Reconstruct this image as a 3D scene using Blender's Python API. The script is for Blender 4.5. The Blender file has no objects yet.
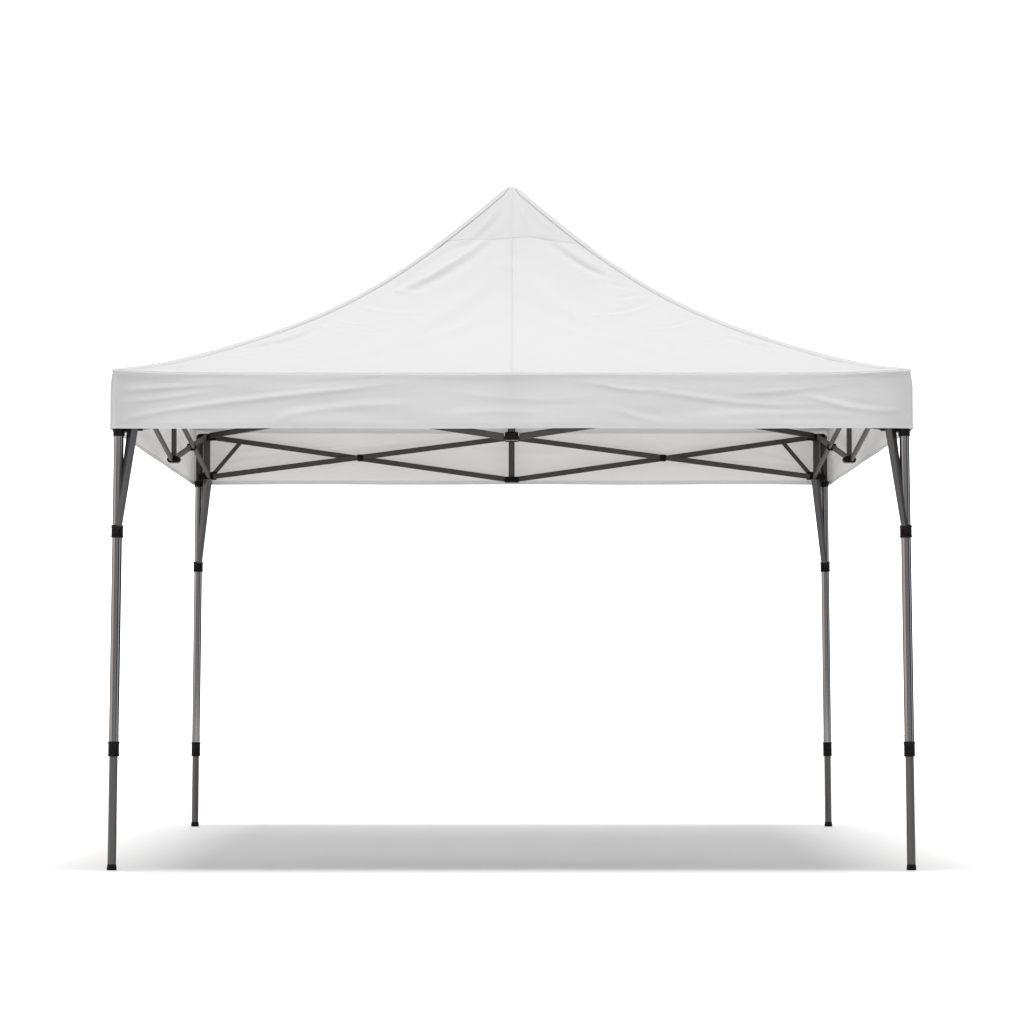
import bpy, bmesh, math
import numpy as np
from mathutils import Vector, Matrix

scene = bpy.context.scene
R = math.radians

# ------------------------------------------------------------------ camera
cam_d = bpy.data.cameras.new('camera')
cam = bpy.data.objects.new('camera', cam_d)
scene.collection.objects.link(cam)
cam.location = (0.002, -15.55, 0.94)
cam.rotation_euler = (R(90 + 2.7735), 0, 0)
cam_d.sensor_width = 36.0
cam_d.lens = 3055.0 / 1024.0 * 36.0
cam_d.clip_start = 0.1
cam_d.clip_end = 1000.0
scene.camera = cam
scene.render.resolution_x = scene.render.resolution_y = 1024

# ------------------------------------------------------------------ studio surround (made-up light: white behind, bright overhead, dimmer behind the camera)
world = bpy.data.worlds.new('World')
scene.world = world
world.use_nodes = True
wn, wl = world.node_tree.nodes, world.node_tree.links
wn.clear()
w_out = wn.new('ShaderNodeOutputWorld')
w_bg = wn.new('ShaderNodeBackground')
w_tc = wn.new('ShaderNodeTexCoord')
w_sep = wn.new('ShaderNodeSeparateXYZ')
wl.new(w_tc.outputs['Generated'], w_sep.inputs[0])
w_at = wn.new('ShaderNodeMath'); w_at.operation = 'ARCTAN2'       # atan2(x, y): 0 behind the tent, + to the right
wl.new(w_sep.outputs['X'], w_at.inputs[0]); wl.new(w_sep.outputs['Y'], w_at.inputs[1])
w_nm = wn.new('ShaderNodeMath'); w_nm.operation = 'MULTIPLY_ADD'
w_nm.inputs[1].default_value = 1 / (2 * math.pi); w_nm.inputs[2].default_value = 0.5
wl.new(w_at.outputs[0], w_nm.inputs[0])
w_rp = wn.new('ShaderNodeValToRGB')  # invented bright and dark bands that streak the metal tubes
BANDS = [(-180, .55, .58, .63), (-156, .65, .68, .73), (-150, .15, .15, .18), (-143, .15, .14, .15), (-134, 1.6, 1.38, 1.26),
         (-100, 1.7, 1.47, 1.34), (-72, 1.4, 1.26, 1.18), (-62, .10, .09, .09), (-46, .10, .09, .09), (-38, .8, .8, .8), (-24, .8, .8, .8), (-16, 1.9, 1.9, 1.9), (15, 1.9, 1.9, 1.9), (20, .04, .04, .05),
         (84, .03, .03, .04), (91, 1.3, 1.37, 1.46), (112, 1.4, 1.46, 1.55), (118, .08, .09, .13), (140, .08, .09, .13),
         (148, .65, .68, .73), (180, .55, .58, .63)]
els = w_rp.color_ramp.elements
while len(els) > 1:
    els.remove(els[-1])
for i, (a, r, g, b) in enumerate(BANDS):
    p = min(max(a / 360 + 0.5, 0), 1)
    e = els[0] if i == 0 else els.new(p)
    e.position = p
    e.color = (r, g, b, 1)
wl.new(w_nm.outputs[0], w_rp.inputs[0])
w_el = wn.new('ShaderNodeMapRange'); w_el.interpolation_type = 'SMOOTHSTEP'     # towards the made-up overhead glow
w_el.inputs['From Min'].default_value = 0.70; w_el.inputs['From Max'].default_value = 0.90
wl.new(w_sep.outputs['Z'], w_el.inputs['Value'])
w_mx = wn.new('ShaderNodeMix'); w_mx.data_type = 'RGBA'
wl.new(w_el.outputs[0], w_mx.inputs['Factor'])
def yramp(a, b, lo_, hi_):
    m = wn.new('ShaderNodeMapRange'); m.interpolation_type = 'SMOOTHSTEP'
    for k_, v_ in (('From Min', a), ('From Max', b), ('To Min', lo_), ('To Max', hi_)):
        m.inputs[k_].default_value = v_
    wl.new(w_sep.outputs['Y'], m.inputs['Value']); return m
w_mid = yramp(0.05, 0.55, 0.12, 0.28)            # mid heights kept dim to deepen the floor shadow and upper roof
w_lo = wn.new('ShaderNodeMapRange'); w_lo.interpolation_type = 'SMOOTHSTEP'
w_lo.inputs['From Min'].default_value = 0.28; w_lo.inputs['From Max'].default_value = 0.40
wl.new(w_sep.outputs['Z'], w_lo.inputs['Value'])
w_m1 = wn.new('ShaderNodeMix'); w_m1.data_type = 'RGBA'
wl.new(w_lo.outputs[0], w_m1.inputs['Factor']); wl.new(w_rp.outputs['Color'], w_m1.inputs['A']); wl.new(w_mid.outputs[0], w_m1.inputs['B'])
wl.new(w_m1.outputs['Result'], w_mx.inputs['A'])
w_ce = wn.new('ShaderNodeMapRange'); w_ce.interpolation_type = 'SMOOTHSTEP'     # invented overhead glow, weaker in front to darken the upper roof
w_ce.inputs['From Min'].default_value = -0.45; w_ce.inputs['From Max'].default_value = 0.45
w_ce.inputs['To Min'].default_value = 0.10; w_ce.inputs['To Max'].default_value = 1.5
wl.new(w_sep.outputs['Y'], w_ce.inputs['Value'])
wl.new(w_ce.outputs[0], w_mx.inputs['B'])
wl.new(w_mx.outputs['Result'], w_bg.inputs['Color'])
w_bg.inputs['Strength'].default_value = 1.0
wl.new(w_bg.outputs[0], w_out.inputs[0])

# ------------------------------------------------------------------ overhead softbox
ld = bpy.data.lights.new('overhead_softbox', 'AREA')
ld.shape = 'RECTANGLE'; ld.size = 12.0; ld.size_y = 4.5
ld.energy = 4500
ld.color = (1, 0.995, 0.985)
lo = bpy.data.objects.new('overhead_softbox', ld)
lo.location = (0, -0.8, 23.0)
lo.rotation_euler = (R(2), 0, 0)
scene.collection.objects.link(lo)

ld2 = bpy.data.lights.new('added_background_fill', 'AREA')
ld2.shape = 'RECTANGLE'; ld2.size = 18.0; ld2.size_y = 12.0
ld2.energy = 2200
lo2 = bpy.data.objects.new('added_background_fill', ld2)
lo2.location = (0, 16.0, 11.0)
lo2.rotation_euler = (R(27), 0, 0)      # added fill that whitens the far floor, turned away from the tent
scene.collection.objects.link(lo2)

ld3 = bpy.data.lights.new('added_foreground_fill', 'AREA')
ld3.shape = 'RECTANGLE'; ld3.size = 12.0; ld3.size_y = 4.0
ld3.energy = 350
lo3 = bpy.data.objects.new('added_foreground_fill', ld3)
lo3.location = (0, -8.8, 3.1)            # added fill, bounced off the white floor to brighten the valance
scene.collection.objects.link(lo3)

scene.view_settings.view_transform = 'Standard'
scene.view_settings.look = 'None'
scene.view_settings.exposure = 0.10
scene.view_settings.gamma = 1.0
scene.view_settings.use_curve_mapping = False
scene.cycles.use_denoising = True
scene.cycles.max_bounces = 10
scene.cycles.diffuse_bounces = 6
scene.cycles.transmission_bounces = 6

# ------------------------------------------------------------------ materials
def principled(name, col, rough, metal=0.0, spec=0.5):
    m = bpy.data.materials.new(name); m.use_nodes = True
    b = m.node_tree.nodes['Principled BSDF']
    b.inputs['Base Color'].default_value = (*col, 1)
    b.inputs['Roughness'].default_value = rough
    b.inputs['Metallic'].default_value = metal
    b.inputs['Specular IOR Level'].default_value = spec
    return m, m.node_tree, b

def add_noise_rough(nt, b, scale, lo_, hi_, stretch=(1, 1, 1), bump=0.0, bdist=0.001):
    tc = nt.nodes.new('ShaderNodeTexCoord'); mp = nt.nodes.new('ShaderNodeMapping')
    mp.inputs['Scale'].default_value = stretch
    nz = nt.nodes.new('ShaderNodeTexNoise'); nz.inputs['Scale'].default_value = scale; nz.inputs['Detail'].default_value = 4
    mr = nt.nodes.new('ShaderNodeMapRange'); mr.inputs['To Min'].default_value = lo_; mr.inputs['To Max'].default_value = hi_
    nt.links.new(tc.outputs['Object'], mp.inputs[0]); nt.links.new(mp.outputs[0], nz.inputs['Vector'])
    nt.links.new(nz.outputs['Fac'], mr.inputs['Value']); nt.links.new(mr.outputs[0], b.inputs['Roughness'])
    if bump:
        bp = nt.nodes.new('ShaderNodeBump'); bp.inputs['Strength'].default_value = bump; bp.inputs['Distance'].default_value = bdist
        nt.links.new(nz.outputs['Fac'], bp.inputs['Height']); nt.links.new(bp.outputs[0], b.inputs['Normal'])

def fabric(name, col, trans, rough=0.55, spec=0.35, sheen=0.05):
    m, nt, b = principled(name, col, rough, spec=spec)
    b.inputs['Sheen Weight'].default_value = sheen; b.inputs['Sheen Roughness'].default_value = 0.3
    tr = nt.nodes.new('ShaderNodeBsdfTranslucent'); tr.inputs['Color'].default_value = (0.81, 0.77, 0.745, 1)
    mx = nt.nodes.new('ShaderNodeMixShader'); mx.inputs[0].default_value = trans
    nt.links.new(b.outputs[0], mx.inputs[1]); nt.links.new(tr.outputs[0], mx.inputs[2])
    nt.links.new(mx.outputs[0], nt.nodes['Material Output'].inputs['Surface'])
    tc = nt.nodes.new('ShaderNodeTexCoord')
    nz = nt.nodes.new('ShaderNodeTexNoise'); nz.inputs['Scale'].default_value = 5.0; nz.inputs['Detail'].default_value = 3
    nw = nt.nodes.new('ShaderNodeTexNoise'); nw.inputs['Scale'].default_value = 420.0; nw.inputs['Detail'].default_value = 2
    b1 = nt.nodes.new('ShaderNodeBump'); b1.inputs['Strength'].default_value = 0.25; b1.inputs['Distance'].default_value = 0.02
    b2 = nt.nodes.new('ShaderNodeBump'); b2.inputs['Strength'].default_value = 0.12; b2.inputs['Distance'].default_value = 0.001
    nt.links.new(tc.outputs['Object'], nz.inputs['Vector']); nt.links.new(tc.outputs['Object'], nw.inputs['Vector'])
    nt.links.new(nz.outputs['Fac'], b1.inputs['Height']); nt.links.new(nw.outputs['Fac'], b2.inputs['Height'])
    nt.links.new(b1.outputs[0], b2.inputs['Normal']); nt.links.new(b2.outputs[0], b.inputs['Normal'])
    return m

M_FAB = fabric('white_polyester', (0.815, 0.83, 0.84), 0.33)  # same white cloth as the roof, lightened to make up for weaker light
M_ROOF = fabric('white_polyester_toned_down', (0.58, 0.585, 0.59), 0.08, 0.7, 0.2, 0.35)  # same white cloth, darkened against the top light; sheen brightens the low slopes
M_TAPE = fabric('white_seam_tape', (0.57, 0.575, 0.58), 0.05, 0.7, 0.2, 0.1)
M_TUBE, nt_, b_ = principled('brushed_steel_tube', (0.215, 0.21, 0.204), 0.16, 1.0)
add_noise_rough(nt_, b_, 12, 0.08, 0.13, (1, 1, 0.15))
M_LOW, nt_, b_ = principled('grey_inner_tube', (0.105, 0.10, 0.096), 0.30, 1.0)
add_noise_rough(nt_, b_, 12, 0.26, 0.32, (1, 1, 0.15))
M_BAR, nt_, b_ = principled('dark_grey_coated_steel', (0.062, 0.055, 0.051), 0.5, 0.0, 0.2)
add_noise_rough(nt_, b_, 45, 0.48, 0.60)
M_BRACE, nt_, b_ = principled('grey_coated_steel', (0.085, 0.085, 0.088), 0.30, 0.9)
add_noise_rough(nt_, b_, 45, 0.28, 0.40)
M_BLACK, nt_, b_ = principled('black_nylon', (0.006, 0.005, 0.005), 0.3, 0.0, 0.1)
add_noise_rough(nt_, b_, 90, 0.28, 0.45, bump=0.1)

# ------------------------------------------------------------------ helpers
def link(name, verts, faces, mat, parent=None, smooth=True, sharp=None):
    me = bpy.data.meshes.new(name)
    me.from_pydata([tuple(map(float, v)) for v in verts], [], [tuple(map(int, f)) for f in faces])
    me.materials.append(mat)
    me.polygons.foreach_set('use_smooth', [smooth] * len(me.polygons))
    me.update()
    if sharp is not None:
        me.set_sharp_from_angle(angle=R(sharp))
    o = bpy.data.objects.new(name, me)
    scene.collection.objects.link(o)
    if parent is not None:
        o.parent = parent
    return o

class MB:
    def __init__(s): s.v, s.f = [], []
    def add(s, v, f):
        n = len(s.v); s.v += [tuple(p) for p in v]; s.f += [tuple(i + n for i in q) for q in f]; return s
    def sweep(s, rings, cap=True, closed=False):
        n = len(rings[0]); v = [p for r in rings for p in r]; f = []
        m = len(rings)
        for k in range(m if closed else m - 1):
            a, b = k * n, ((k + 1) % m) * n
            for i in range(n):
                j = (i + 1) % n
                f.append((a + i, a + j, b + j, b + i))
        if cap and not closed:
            f.append(tuple(range(n - 1, -1, -1))); f.append(tuple((m - 1) * n + i for i in range(n)))
        return s.add(v, f)
    def lathe(s, p, q, prof, seg=24):
        """prof: (t along p->q in metres, radius)"""
        p, q = Vector(p), Vector(q); ax = (q - p).normalized()
        u = ax.orthogonal().normalized(); w = ax.cross(u)
        return s.sweep([[p + ax * t + (u * math.cos(2 * math.pi * i / seg) + w * math.sin(2 * math.pi * i / seg)) * r for i in range(seg)] for t, r in prof])
    def rod(s, p, q, r, c=0.002, seg=20):
        L = (Vector(q) - Vector(p)).length
        return s.lathe(p, q, [(0, r - c), (c, r), (L - c, r), (L, r - c)], seg)
    def bar(s, p, q, w, h, up=(0, 0, 1), c=0.003, w2=None, h2=None):
        """chamfered rectangular bar, w across, h along up"""
        p, q = Vector(p), Vector(q); ax = (q - p).normalized(); up = Vector(up)
        sd = ax.cross(up).normalized(); un = sd.cross(ax).normalized()
        def ring(o, w, h, k):
            w, h = w / 2 - k, h / 2 - k
            cs = [(w - c, h), (w, h - c), (w, -h + c), (w - c, -h), (-w + c, -h), (-w, -h + c), (-w, h - c), (-w + c, h)]
            return [o + sd * a + un * b for a, b in cs]
        w2 = w2 or w; h2 = h2 or h; e = c * 0.7
        return s.sweep([ring(p, w, h, e), ring(p + ax * e, w, h, 0), ring(q - ax * e, w2, h2, 0), ring(q, w2, h2, e)])
    def box(s, ctr, size, rz=0, c=0.003):
        ctr = Vector(ctr); d = Vector((0, 0, size[2] / 2))
        return s.bar(ctr - d, ctr + d, size[0], size[1], up=(-math.sin(rz), math.cos(rz), 0), c=c)
    def build(s, name, mat, parent=None, smooth=True, sharp=32):
        return link(name, s.v, s.f, mat, parent, smooth, sharp)

# ------------------------------------------------------------------ floor: one white studio sheet
M_FLOOR, nt_, b_ = principled('white_studio_floor', (0.90, 0.90, 0.90), 0.6, 0.0, 0.2)
add_noise_rough(nt_, b_, 3.0, 0.55, 0.7)
fl = link('floor', [(-24, -22, 0), (24, -22, 0), (24, 23, 0), (-24, 23, 0)], [(0, 1, 2, 3)], M_FLOOR, None, False)
fl['kind'] = 'structure'

# ------------------------------------------------------------------ the tent
tent = bpy.data.objects.new('canopy_tent', None)
tent.empty_display_size = 0.5
scene.collection.objects.link(tent)
tent['label'] = 'white pop-up canopy tent with peaked roof and four grey telescopic legs on a white floor'
tent['category'] = 'canopy tent'

H = 1.8
HS = np.array([0, .089, .185, .284, .385, .5, .6, .706, .82, .9, .977, 1])
HZ = np.array([2.257, 2.291, 2.345, 2.421, 2.506, 2.617, 2.730, 2.879, 3.059, 3.196, 3.336, 3.381])
_c = np.polyfit(HS, HZ, 6)
def zh(s):                       # height of the hips, 0 at the eave corner, 1 at the peak
    d = np.sqrt((1 - np.asarray(s, float)) ** 2 + 0.009 ** 2)     # rounded tip over the mast head
    return np.polyval(_c, 1 - d)
def dzh(s, e=1e-3): return (zh(np.minimum(s + e, 1)) - zh(np.maximum(s - e, 0))) / (np.minimum(s + e, 1) - np.maximum(s - e, 0))
def sag(u, s):                   # the eave dips a little between the corners
    return (0.023 * (1 - np.exp(-(1 - np.abs(u)) * H / 0.16)) * np.clip(1 - s / 0.35, 0, 1) ** 2
            + 0.008 * np.exp(-(np.sqrt(((1 - np.abs(u)) * H) ** 2 + (s * H) ** 2) / 0.024) ** 1.3))

def dist_poly(X, Y, pts):
    """distance to a polyline, arclength fraction along it, signed side"""
    best = np.full(X.shape, 1e9); tt = np.zeros(X.shape); sg = np.zeros(X.shape)
    P = np.array(pts, float)
    # smooth the polyline
    if len(P) > 2:
        t = np.linspace(0, 1, len(P)); tq = np.linspace(0, 1, 14)
        k = min(3, len(P) - 1)
        P = np.stack([np.polyval(np.polyfit(t, P[:, i], k), tq) for i in (0, 1)], 1)
    n = len(P) - 1
    for i in range(n):
        a, b = P[i], P[i + 1]; d = b - a; L2 = d @ d + 1e-12
        t = np.clip(((X - a[0]) * d[0] + (Y - a[1]) * d[1]) / L2, 0, 1)
        ex, ey = X - a[0] - t * d[0], Y - a[1] - t * d[1]
        dd = np.hypot(ex, ey); m = dd < best
        best = np.where(m, dd, best); tt = np.where(m, (i + t) / n, tt)
        sg = np.where(m, np.sign(d[0] * ey - d[1] * ex), sg)
    return best, tt, sg

def folds(X, Y, lst):
    out = np.zeros(X.shape)
    for pts, amp, w, lop in lst:
        q = np.array(pts); mg = 6 * w + 0.03
        mk = (X > q[:, 0].min() - mg) & (X < q[:, 0].max() + mg) & (Y > q[:, 1].min() - mg) & (Y < q[:, 1].max() + mg)
        if not mk.any():
            continue
        d, t, sg = dist_poly(X[mk], Y[mk], pts)
        env = np.sin(np.pi * np.clip(t, 0.04, 0.96)) ** 0.7
        sd = d * sg
        out[mk] += amp * env * (np.exp(-(sd / w) ** 2) - lop * np.exp(-((sd - 1.9 * w) / (1.3 * w)) ** 2))
    return out

rng = np.random.RandomState(5)
def waves(X, Y, n, l0, l1, ang0, ang1):
    out = np.zeros(X.shape)
    for _ in range(n):
        L = rng.uniform(l0, l1); a = rng.uniform(ang0, ang1); ph = rng.uniform(0, 6.28)
        out += np.sin(2 * np.pi * (X * math.cos(a) + Y * math.sin(a)) / L + ph + 0.8 * np.sin(2 * np.pi * (X * 0.31 - Y * 0.2) + ph))
    return out / math.sqrt(n)

# fold lines on a roof face, in (x, s)
RF = [([(-0.135, 0.808), (-0.282, 0.729), (-0.442, 0.652), (-0.542, 0.611)], .009, .022, .6),
      ([(-0.16, 0.801), (-0.344, 0.786), (-0.508, 0.698), (-0.626, 0.619)], .008, .020, .5),
      ([(-0.71, 0.627), (-0.898, 0.479), (-1.042, 0.37)], .006, .022, .5),
      ([(-0.897, 0.467), (-1.038, 0.341), (-1.226, 0.273)], .006, .020, .6),
      ([(-1.26, 0.33), (-1.10, 0.273), (-0.95, 0.22)], .004, .022, .5),
      ([(-1.455, 0.124), (-1.58, 0.06), (-1.698, 0.01)], .004, .018, .4),
      ([(-0.056, 0.955), (-0.126, 0.869), (-0.24, 0.808)], .005, .018, .5),
      ([(0.031, 0.962), (0.066, 0.89), (0.101, 0.852)], .005, .016, .5),
      ([(0.112, 0.914), (0.19, 0.862), (0.28, 0.808)], .005, .018, .5),
      ([(0.17, 0.808), (0.356, 0.714), (0.477, 0.673)], -.009, .022, .6),
      ([(0.275, 0.808), (0.461, 0.729), (0.579, 0.643)], -.009, .022, .6),
      ([(0.909, 0.448), (1.057, 0.37), (1.221, 0.273)], -.006, .020, .5),
      ([(0.996, 0.341), (1.125, 0.288), (1.277, 0.24)], -.005, .020, .6),
      ([(1.457, 0.112), (1.60, 0.06), (1.74, 0.022)], -.004, .018, .4),
      ([(0.045, 0.714), (0.345, 0.448), (0.724, 0.208)], .007, .05, .4),
      ([(-0.045, 0.714), (-0.346, 0.479), (-0.708, 0.232)], .006, .05, .4),
      ([(-0.03, 0.55), (-0.5, 0.30), (-1.0, 0.12)], .005, .045, .4),
      ([(0.03, 0.52), (0.55, 0.28), (1.05, 0.11)], .005, .045, .4)]
rf = np.random.RandomState(11)
for _s in (-1, 1):
    for _i in range(15):
        s0_ = rf.uniform(.10, .74); x0_ = 1.8 * (1 - s0_) - rf.uniform(.05, .16)
        ln = rf.uniform(.18, .55) * (0.5 + 0.7 * (1 - s0_)); sl = rf.uniform(.30, .62)      # down the hip, fanning out into the face
        pts_ = [(_s * x0_, s0_), (_s * (x0_ + ln * .30), s0_ - ln * .30 * sl * .75), (_s * (x0_ + ln * .72), s0_ - ln * .72 * sl * .62)]
        if rf.rand() < .45:
            pts_ = [(_s * x0_, s0_), (_s * (x0_ - ln * .3), s0_ - ln * .10), (_s * (x0_ - ln * .8), s0_ - ln * .12)]
        pts_ = [(a, max(b, .012)) for a, b in pts_]
        RF.append((pts_, _s * -1 * rf.uniform(.0012, .0030), rf.uniform(.013, .022), .5))
# fold lines on a valance side, in (x, z)
VF = [([(-1.733, 2.017), (-1.607, 2.06), (-1.295, 2.094), (-0.957, 2.139), (-0.704, 2.166), (-0.433, 2.189)], -.0050, .013, .7),
      ([(-1.747, 2.153), (-1.58, 2.166), (-1.255, 2.18)], -.0040, .013, .6),
      ([(-1.75, 2.10), (-1.55, 2.12), (-1.35, 2.15)], -.0030, .013, .6),
      ([(-1.069, 2.013), (-0.871, 2.067), (-0.451, 2.094)], -.0040, .016, .6),
      ([(0.30, 2.19), (0.438, 2.173), (0.564, 2.157), (0.722, 2.166)], -.0040, .012, .6),
      ([(0.424, 2.076), (0.609, 2.026), (0.677, 2.017)], -.0035, .014, .6),
      ([(0.65, 2.145), (0.822, 2.126), (1.074, 2.094), (1.386, 2.094)], -.0045, .014, .6),
      ([(1.30, 2.125), (1.413, 2.108), (1.526, 2.08), (1.751, 2.06)], -.0050, .012, .7),
      ([(0.95, 2.13), (1.242, 2.153), (1.72, 2.20)], -.0030, .014, .6),
      ([(-0.325, 2.157), (0.036, 2.112), (0.388, 2.126)], -.0030, .018, .5),
      ([(-0.37, 2.031), (-0.054, 2.058), (0.217, 2.04)], -.0025, .018, .5),
      ([(0.8, 2.03), (1.2, 2.05), (1.6, 2.03)], -.0030, .015, .5)]

def face_frame(k):               # k: 0 front, 1 right, 2 back, 3 left -> along-vector, outward vector
    a = k * math.pi / 2
    return np.array([math.cos(a), math.sin(a)]), np.array([math.sin(a), -math.cos(a)])

SLOPE = 1.15
def roof_point(k, u, s, lift=0.0, flip=False, fold=True):
    """u in [-1,1], s in [0,1] arrays -> xyz arrays on roof face k"""
    X = u * H * (1 - s)
    z = zh(s) - sag(u, s)
    D = np.zeros(X.shape) + lift
    if fold:
        xs = -X if flip else X
        eg = (1 - np.abs(u)) * H * (1 - s)
        fade = np.clip((eg - 0.05) / 0.09, 0, 1) * np.clip(s * H / 0.06, 0, 1) * np.clip((1 - s) * H / 0.12, 0, 1)
        L = [([(a, b * H * SLOPE) for a, b in p], am, w, l) for p, am, w, l in RF]
        D = D + fade * (folds(xs, s * H * SLOPE, L)
                        + 0.0010 * np.sin(xs * 9 + 3 * np.sin(s * 7 + k)) * np.sin(s * 17 + 2 * np.cos(xs * 3)))
        # fabric belly between hips: pulled slightly inward towards the middle of the face
        D = D - 0.020 * np.cos(u * math.pi / 2) ** 1.0 * np.sin(np.pi * np.clip(s, 0, 1)) * (1 - s)
    dz = dzh(s) / H                                  # dz / d(inward)
    n = np.sqrt(1 + dz ** 2)
    no, nz = dz / n, 1 / n                           # outward and up components of the normal
    al, ou = face_frame(k)
    O = H * (1 - s) + no * D
    # keep the eave and hips on shared lines
    Z = z + nz * D
    return al[0] * X + ou[0] * O, al[1] * X + ou[1] * O, Z

def grid_faces(nu, ns, off=0):
    f = []
    for j in range(ns - 1):
        r = off + j * nu
        for i in range(nu - 1):
            f.append((r + i, r + i + 1, r + nu + i + 1, r + nu + i))
    return f

# roof cover: one sheet of four faces
V, Fc = [], []
for k in range(4):
    nu, ns = (420, 300) if k == 0 else (200, 150)
    uu = np.sin(np.linspace(-math.pi / 2, math.pi / 2, nu)) * 0.35 + np.linspace(-1, 1, nu) * 0.65
    ss = np.linspace(0, 1, ns) ** 1.0
    U, S = np.meshgrid(uu, ss)
    x, y, z = roof_point(k, U, S, flip=(k in (1, 2)))
    Fc += grid_faces(nu, ns, len(V))
    V += list(np.stack([x, y, z], -1).reshape(-1, 3))
roof = link('roof_cover', V, Fc, M_ROOF, tent, True)

# hip seams: flat tapes folded over the four hips, with a stitched bead on top
mb = MB()
for k in range(4):
    al, ou = face_frame(k); al2, ou2 = face_frame((k + 1) % 4)
    rings = []
    for s in np.concatenate([np.linspace(0.004, 0.95, 150), np.linspace(.953, .9985, 24)]):
        tn = float(dzh(s)) / H; w = min(0.021 / max(tn / math.hypot(1, tn), .34), (1 - s) * H * 0.45); row = []
        for q in (-1, -.93, -.5, -.12, 0, .12, .5, .93, 1):
            d = abs(q) * w
            u = 1 - d / (H * (1 - s))
            lift = (0.0026 + .003 * (s > .78)) if abs(q) < .95 else -0.0005
            if abs(q) < .2: lift += 0.001
            lift *= min(1.0, (1 - s) / 0.02)
            kk, uu_ = (k, u) if q < 0 else ((k + 1) % 4, -u)
            px, py, pz = roof_point(kk, np.array(uu_), np.array(s), lift=lift, fold=False)
            row.append((float(px), float(py), float(pz)))
        rings.append(row)
    n = len(rings[0])
    vv = [p for r in rings for p in r]
    mb.add(vv, grid_faces(n, len(rings)))
mb.build('hip_seam', M_TAPE, roof, True, 60)

# centre seams of the four faces
mb = MB()
for k in range(4):
    rings = []
    for s in np.linspace(0.004, 0.985, 170):
        w = min(0.0045, (1 - s) * H * .4); row = []
        for q in (-1, -.8, 0, .8, 1):
            u = q * w / (H * (1 - s))
            px, py, pz = roof_point(k, np.array(u), np.array(s), lift=(0.0036 if abs(q) < .9 else -.001) , flip=(k in (1, 2)))
            row.append((float(px), float(py), float(pz)))
        rings.append(row)
    mb.add([p for r in rings for p in r], grid_faces(5, len(rings)))
mb.build('center_seam', M_TAPE, roof, True, 70)

# reinforced peak panel: a second layer sewn on above a slightly wavy edge
mb = MB()
for k in range(4):
    nu, ns = 140, 60
    U, T = np.meshgrid(np.linspace(-.995, .995, nu), np.linspace(0, 1, ns))
    s0 = 0.815 - 0.030 * np.clip(np.abs(U) - .25, 0, 1) ** 1.3 * 1.0 + 0.004 * np.sin(U * 6 + k) + .02 * np.clip(np.abs(U) - .8, 0, 1)
    S = s0 + (0.992 - s0) * T
    lift = np.where(T <= 0, -0.0005, 0.0020)
    x, y, z = roof_point(k, U, S, lift=lift, flip=(k in (1, 2)))
    mb.add(list(np.stack([x, y, z], -1).reshape(-1, 3)), grid_faces(nu, ns))
mb.build('peak_panel', M_ROOF, roof, True, None)

# valance: one cloth band round the four sides
def zbot(y): return 1.984 - 0.047 * (y + H) / (2 * H)
RC, WV = 0.020, 1.804
path = []                                            # (face, x along, corner angle or None)
V, Fc = [], []
cols = []
for k in range(4):
    al, ou = face_frame(k)
    n = 460 if k == 0 else 240
    for t in np.linspace(-WV + RC, WV - RC, n):
        p = al * t + ou * WV; cols.append((p, ou, t, k))
    a0 = math.atan2(ou[1], ou[0])
    c = al * (WV - RC) + ou * (WV - RC)
    for j in range(1, 7):
        a = a0 + (math.pi / 2) * j / 7
        d = np.array([math.cos(a), math.sin(a)]); cols.append((c + d * RC, d, WV, k))
NZ = 44
P = np.array([c[0] for c in cols]); N = np.array([c[1] for c in cols]); T = np.array([c[2] for c in cols]); K = np.array([c[3] for c in cols])
ztop = 2.255 - 0.023 * (1 - np.exp(-np.clip(WV - np.abs(T), 0, 9) / 0.16)) - 0.008 * np.exp(-(np.clip(WV - np.abs(T), 0, 9) / 0.024) ** 1.3)
zb = np.array([zbot(p[1]) for p in P]) + 0.0012 * np.sin(T * 5.1 + K)
vs = np.linspace(0, 1, NZ)
Z = ztop[None, :] + (zb - ztop)[None, :] * vs[:, None]
TT = np.repeat(T[None, :], NZ, 0)
sgn = np.where((K == 1) | (K == 2), -1, 1)[None, :]
D = 1.3 * folds(TT * sgn, Z, VF)
D += 0.0016 * waves(TT, Z * 3.2 + K[None, :] * 1.7, 5, 0.35, 1.1, 0.9, 2.0)
fade = np.clip((WV - np.abs(TT)) / 0.07, 0, 1) * np.clip(vs[:, None] / 0.08, 0, 1) * (0.25 + 0.75 * np.clip((1 - vs[:, None]) / 0.15, 0, 1))
D = D * fade
hem = 0.0011 * (vs[:, None] > 0.915)
D = D + hem + 0.010 * np.clip(vs[:, None] / 0.25, 0, 1)
XY = P[None] + N[None] * D[..., None]
n = len(cols)
V = [(XY[j, i, 0], XY[j, i, 1], Z[j, i]) for j in range(NZ) for i in range(n)]
for j in range(NZ - 1):
    for i in range(n):
        i2 = (i + 1) % n
        Fc.append((j * n + i, (j + 1) * n + i, (j + 1) * n + i2, j * n + i2))
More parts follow.
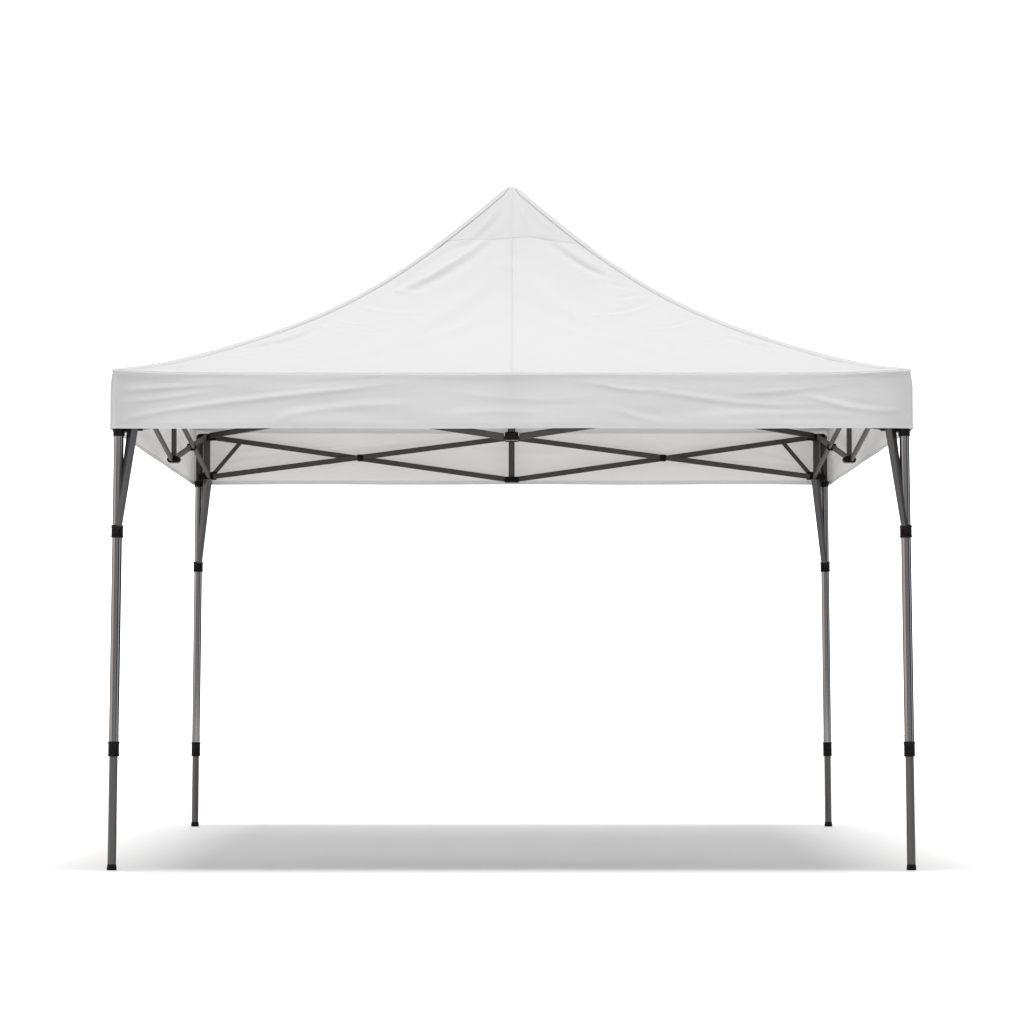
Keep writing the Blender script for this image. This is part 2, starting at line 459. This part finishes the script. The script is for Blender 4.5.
# hem turned inside
j0 = len(V)
for i in range(n): V.append((XY[-1, i, 0] - N[i, 0] * .003, XY[-1, i, 1] - N[i, 1] * .003, Z[-1, i] - 0.001))
for i in range(n): V.append((XY[-4, i, 0] - N[i, 0] * .003, XY[-4, i, 1] - N[i, 1] * .003, Z[-4, i]))
for i in range(n):
    i2 = (i + 1) % n
    Fc.append(((NZ - 1) * n + i, j0 + i, j0 + i2, (NZ - 1) * n + i2))
    Fc.append((j0 + i, j0 + n + i, j0 + n + i2, j0 + i2))
val = link('valance', V, Fc, M_FAB, tent, True, 60)

# eave piping and corner piping
def bead(path_pts, r, closed):
    pts = [Vector(p) for p in path_pts]; m = len(pts); rings = []
    for i in range(m):
        a = pts[(i - 1) % m] if closed or i else pts[0]; b = pts[(i + 1) % m] if closed or i < m - 1 else pts[-1]
        ax = (b - a).normalized(); ref = Vector((0, 0, 1)) if abs(ax.z) < .9 else Vector((1, 0, 0))
        u = ax.cross(ref).normalized(); w = u.cross(ax)
        rings.append([pts[i] + (u * math.cos(q) + w * math.sin(q)) * r for q in [2 * math.pi * j / 8 for j in range(8)]])
    return rings
mb = MB()
mb.sweep(bead([(P[i, 0], P[i, 1], ztop[i] + 0.001) for i in range(0, n, 2)], 0.0058, True), closed=True)
mb.build('eave_piping', M_FAB, roof, True, 80)
for sx in (-1, 1):
    for sy in (-1, 1):
        mb = MB()
        e = WV - RC + RC * math.cos(math.pi / 4) + 0.0005
        eb = e + 0.0075
        mb.sweep(bead([(sx * e, sy * e, 2.246), (sx * eb, sy * eb, 2.185), (sx * eb, sy * eb, 2.08), (sx * eb, sy * eb, zbot(sy * H))], 0.0035, False))
        mb.build('corner_piping', M_FAB, val, True, 80)

# ------------------------------------------------------------------ legs
def lerp(a, b, t): return tuple(a[i] + (b[i] - a[i]) * t for i in range(3))
for sx in (-1, 1):
    for sy in (-1, 1):
        front = sy < 0
        foot = (sx * 1.792, sy * 1.800, 0.0)
        top = (sx * 1.772, sy * 1.774, 2.235)
        def on(z): return lerp(foot, top, z / 2.235)
        zc, zl, zcap = (1.519, 0.541, 1.966) if front else (1.468, 0.436, 1.938)
        leg = MB().rod(on(zl), on(zcap + .005), 0.0225).build('leg', M_TUBE, tent)
        MB().rod(on(zcap + .010), on(2.215), 0.0205).build('shaded_leg_top', M_BAR, leg)  # leg steel above the cap, its shade put in as a dark material
        MB().rod(on(0.018), on(zl + .01), 0.0192).build('inner_tube', M_LOW, leg)
        # telescoping collars with a raised rim
        for zz, hh, rr in ((zc, .058, .0282), (zl, .068 if front else .080, .0262)):
            a, b = on(zz - hh / 2), on(zz + hh / 2)
            c = MB().lathe(a, b, [(0, rr - .004), (.002, rr - .001), (.008, rr), (.011, rr - .0015), (hh - .012, rr - .0015), (hh - .009, rr), (hh - .002, rr), (hh, rr - .004)], 28)
            # push button
            bp = Vector(on(zz)) + Vector((-sx * 0.7, -.7, 0)).normalized() * (rr - .004)
            c.lathe(bp, bp + Vector((-sx * 0.7, -.7, 0)).normalized() * .010, [(0, .008), (.007, .008), (.009, .006)], 14)
            c.build('leg_collar', M_BLACK, leg, True, 40)
        f = MB(); f.lathe((foot[0], foot[1], 0), on(.03), [(0, .0205), (.002, .0222), (.008, .0222), (.022, .0205), (.026, .0195)], 24)
        f.build('foot_pad', M_BLACK, leg, True, 40)
        a = on(zcap - .017)
        cp = MB().lathe(a, on(zcap + .017), [(0, .024), (.002, .0265), (.022, .0265), (.024, .029), (.032, .029), (.034, .026)], 24)
        cp.build('top_cap', M_BLACK, leg, True, 40)

        # truss corner: upright with its upper hub and lower slider
        zt = 2.200
        zs = 1.990 if front else 1.972
        cx, cy = sx * 1.728, sy * 1.735
        post = MB().box((cx, cy, (zt + zs) / 2), (.036, .036, zt - zs + .02)).build('corner_post', M_BAR, tent)
        hb = MB().box((cx + sx * .012, cy + sy * .006, zt), (.072, .06, .040), c=.006)
        hb.box((cx - sx * .036, cy, zt - .002), (.034, .030, .030), c=.004)
        hb.box((cx, cy - sy * .036, zt - .002), (.030, .034, .030), c=.004)
        hb.build('upper_hub', M_BLACK, post)
        sl = MB().box((cx + sx * .012, cy + sy * .010, zs), (.074, .062, .042), c=.006)
        sl.box((cx - sx * .038, cy, zs + .010), (.036, .030, .046), c=.004)
        sl.box((cx, cy - sy * .038, zs + .010), (.030, .036, .046), c=.004)
        sl.build('lower_slider', M_BLACK, post)
        # brace from the slider down to the collar, tapering
        tp = Vector((cx - sx * (.016 if front else .010), cy - (.040 if front else .030), zs - .004)); bt = Vector(on(zc + .022)) + Vector((-sx * .008, -.022, 0))
        br = MB().bar(tp, bt, .040, .036, up=(sx, sy, 0), c=.004, w2=.030, h2=.024)
        br.build('brace', M_BRACE, tent)
        # short gusset up to the truss bar
        g1 = Vector((cx - sx * .040, cy, zs + .022)); g2 = Vector((cx - sx * .190, cy, 2.172))
        MB().bar(g1, g2, .016, .022, up=(sx, 0, .7), c=.002).build('gusset', M_BAR, tent)
        # roof bar rising to the mast
        MB().bar((cx - sx * .02, cy - sy * .02, zt + .010), (sx * .045, sy * .045, 2.335), .018, .030, c=.003).build('roof_bar', M_BAR, tent)

# ------------------------------------------------------------------ scissor trusses on the four sides
for k in range(4):
    TR = 1.722 if k in (1, 3) else 1.735
    al, ou = face_frame(k)
    zl_c = 1.960 if k in (1, 2, 3) else 1.947
    zu_c = 2.198
    def W(t, z, off=0.0): return (al[0] * t + ou[0] * (TR + off), al[1] * t + ou[1] * (TR + off), z)
    # upright in the middle with two hubs
    post = MB().box(W(0, (zl_c + zu_c) / 2), (.034, .024, zu_c - zl_c), rz=k * math.pi / 2).build('truss_post', M_BAR, tent)
    for zz, hh, nm in ((zu_c, .044, 'upper_hub'), (zl_c + (.006 if k == 0 else 0), .038 if k == 0 else .034, 'lower_hub')):
        h = MB().box(W(0, zz), (.078 if k or zz > 2.1 else .060, .050, hh), rz=k * math.pi / 2, c=.005)
        h.box(W(0, zz), (.048, .062, hh - .008), rz=k * math.pi / 2, c=.004)
        for q in (-1, 1):
            h.rod(W(q * .024, zz, -.033), W(q * .024, zz, .033), .006, .001, 12)
        h.build(nm, M_BLACK, post)
    for q in (-1, 1):
        def corner_z(t):        # height of the corner slider on this end
            y = al[1] * t + ou[1] * TR
            return (1.990, 2.200) if y < 0 else (1.972, 2.200)
        lo_c, hi_c = corner_z(q * 1.7)
        # the two bars of the scissor, side by side
        MB().bar(W(q * .035, zl_c + .004, .010), W(q * 1.690, hi_c, .010), .015, .029, c=.0025).build('truss_bar', M_BAR, tent)
        MB().bar(W(q * .035, zu_c - .004, -.010), W(q * 1.690, lo_c + .006, -.010), .015, .029, c=.0025).build('truss_bar', M_BAR, tent)
        tm = .857; zm = 2.084 if k else 2.083
        pj = MB().box(W(q * tm, zm), (.034, .046, .038), rz=k * math.pi / 2, c=.004)
        pj.rod(W(q * tm, zm, -.028), W(q * tm, zm, .028), .009, .0015, 16)
        pj.build('pivot_joint', M_BLACK, tent)

# mast under the peak
mast = MB().rod((0, 0, 2.29), (0, 0, 3.31), .019).build('center_mast', M_BAR, tent)
MB().box((0, 0, 2.335), (.10, .10, .05), c=.008).build('mast_hub', M_BLACK, mast)
MB().lathe((0, 0, 3.29), (0, 0, 3.345), [(0, .022), (.012, .040), (.030, .040), (.044, .026), (.049, .008)], 24).build('mast_cap', M_BLACK, mast)
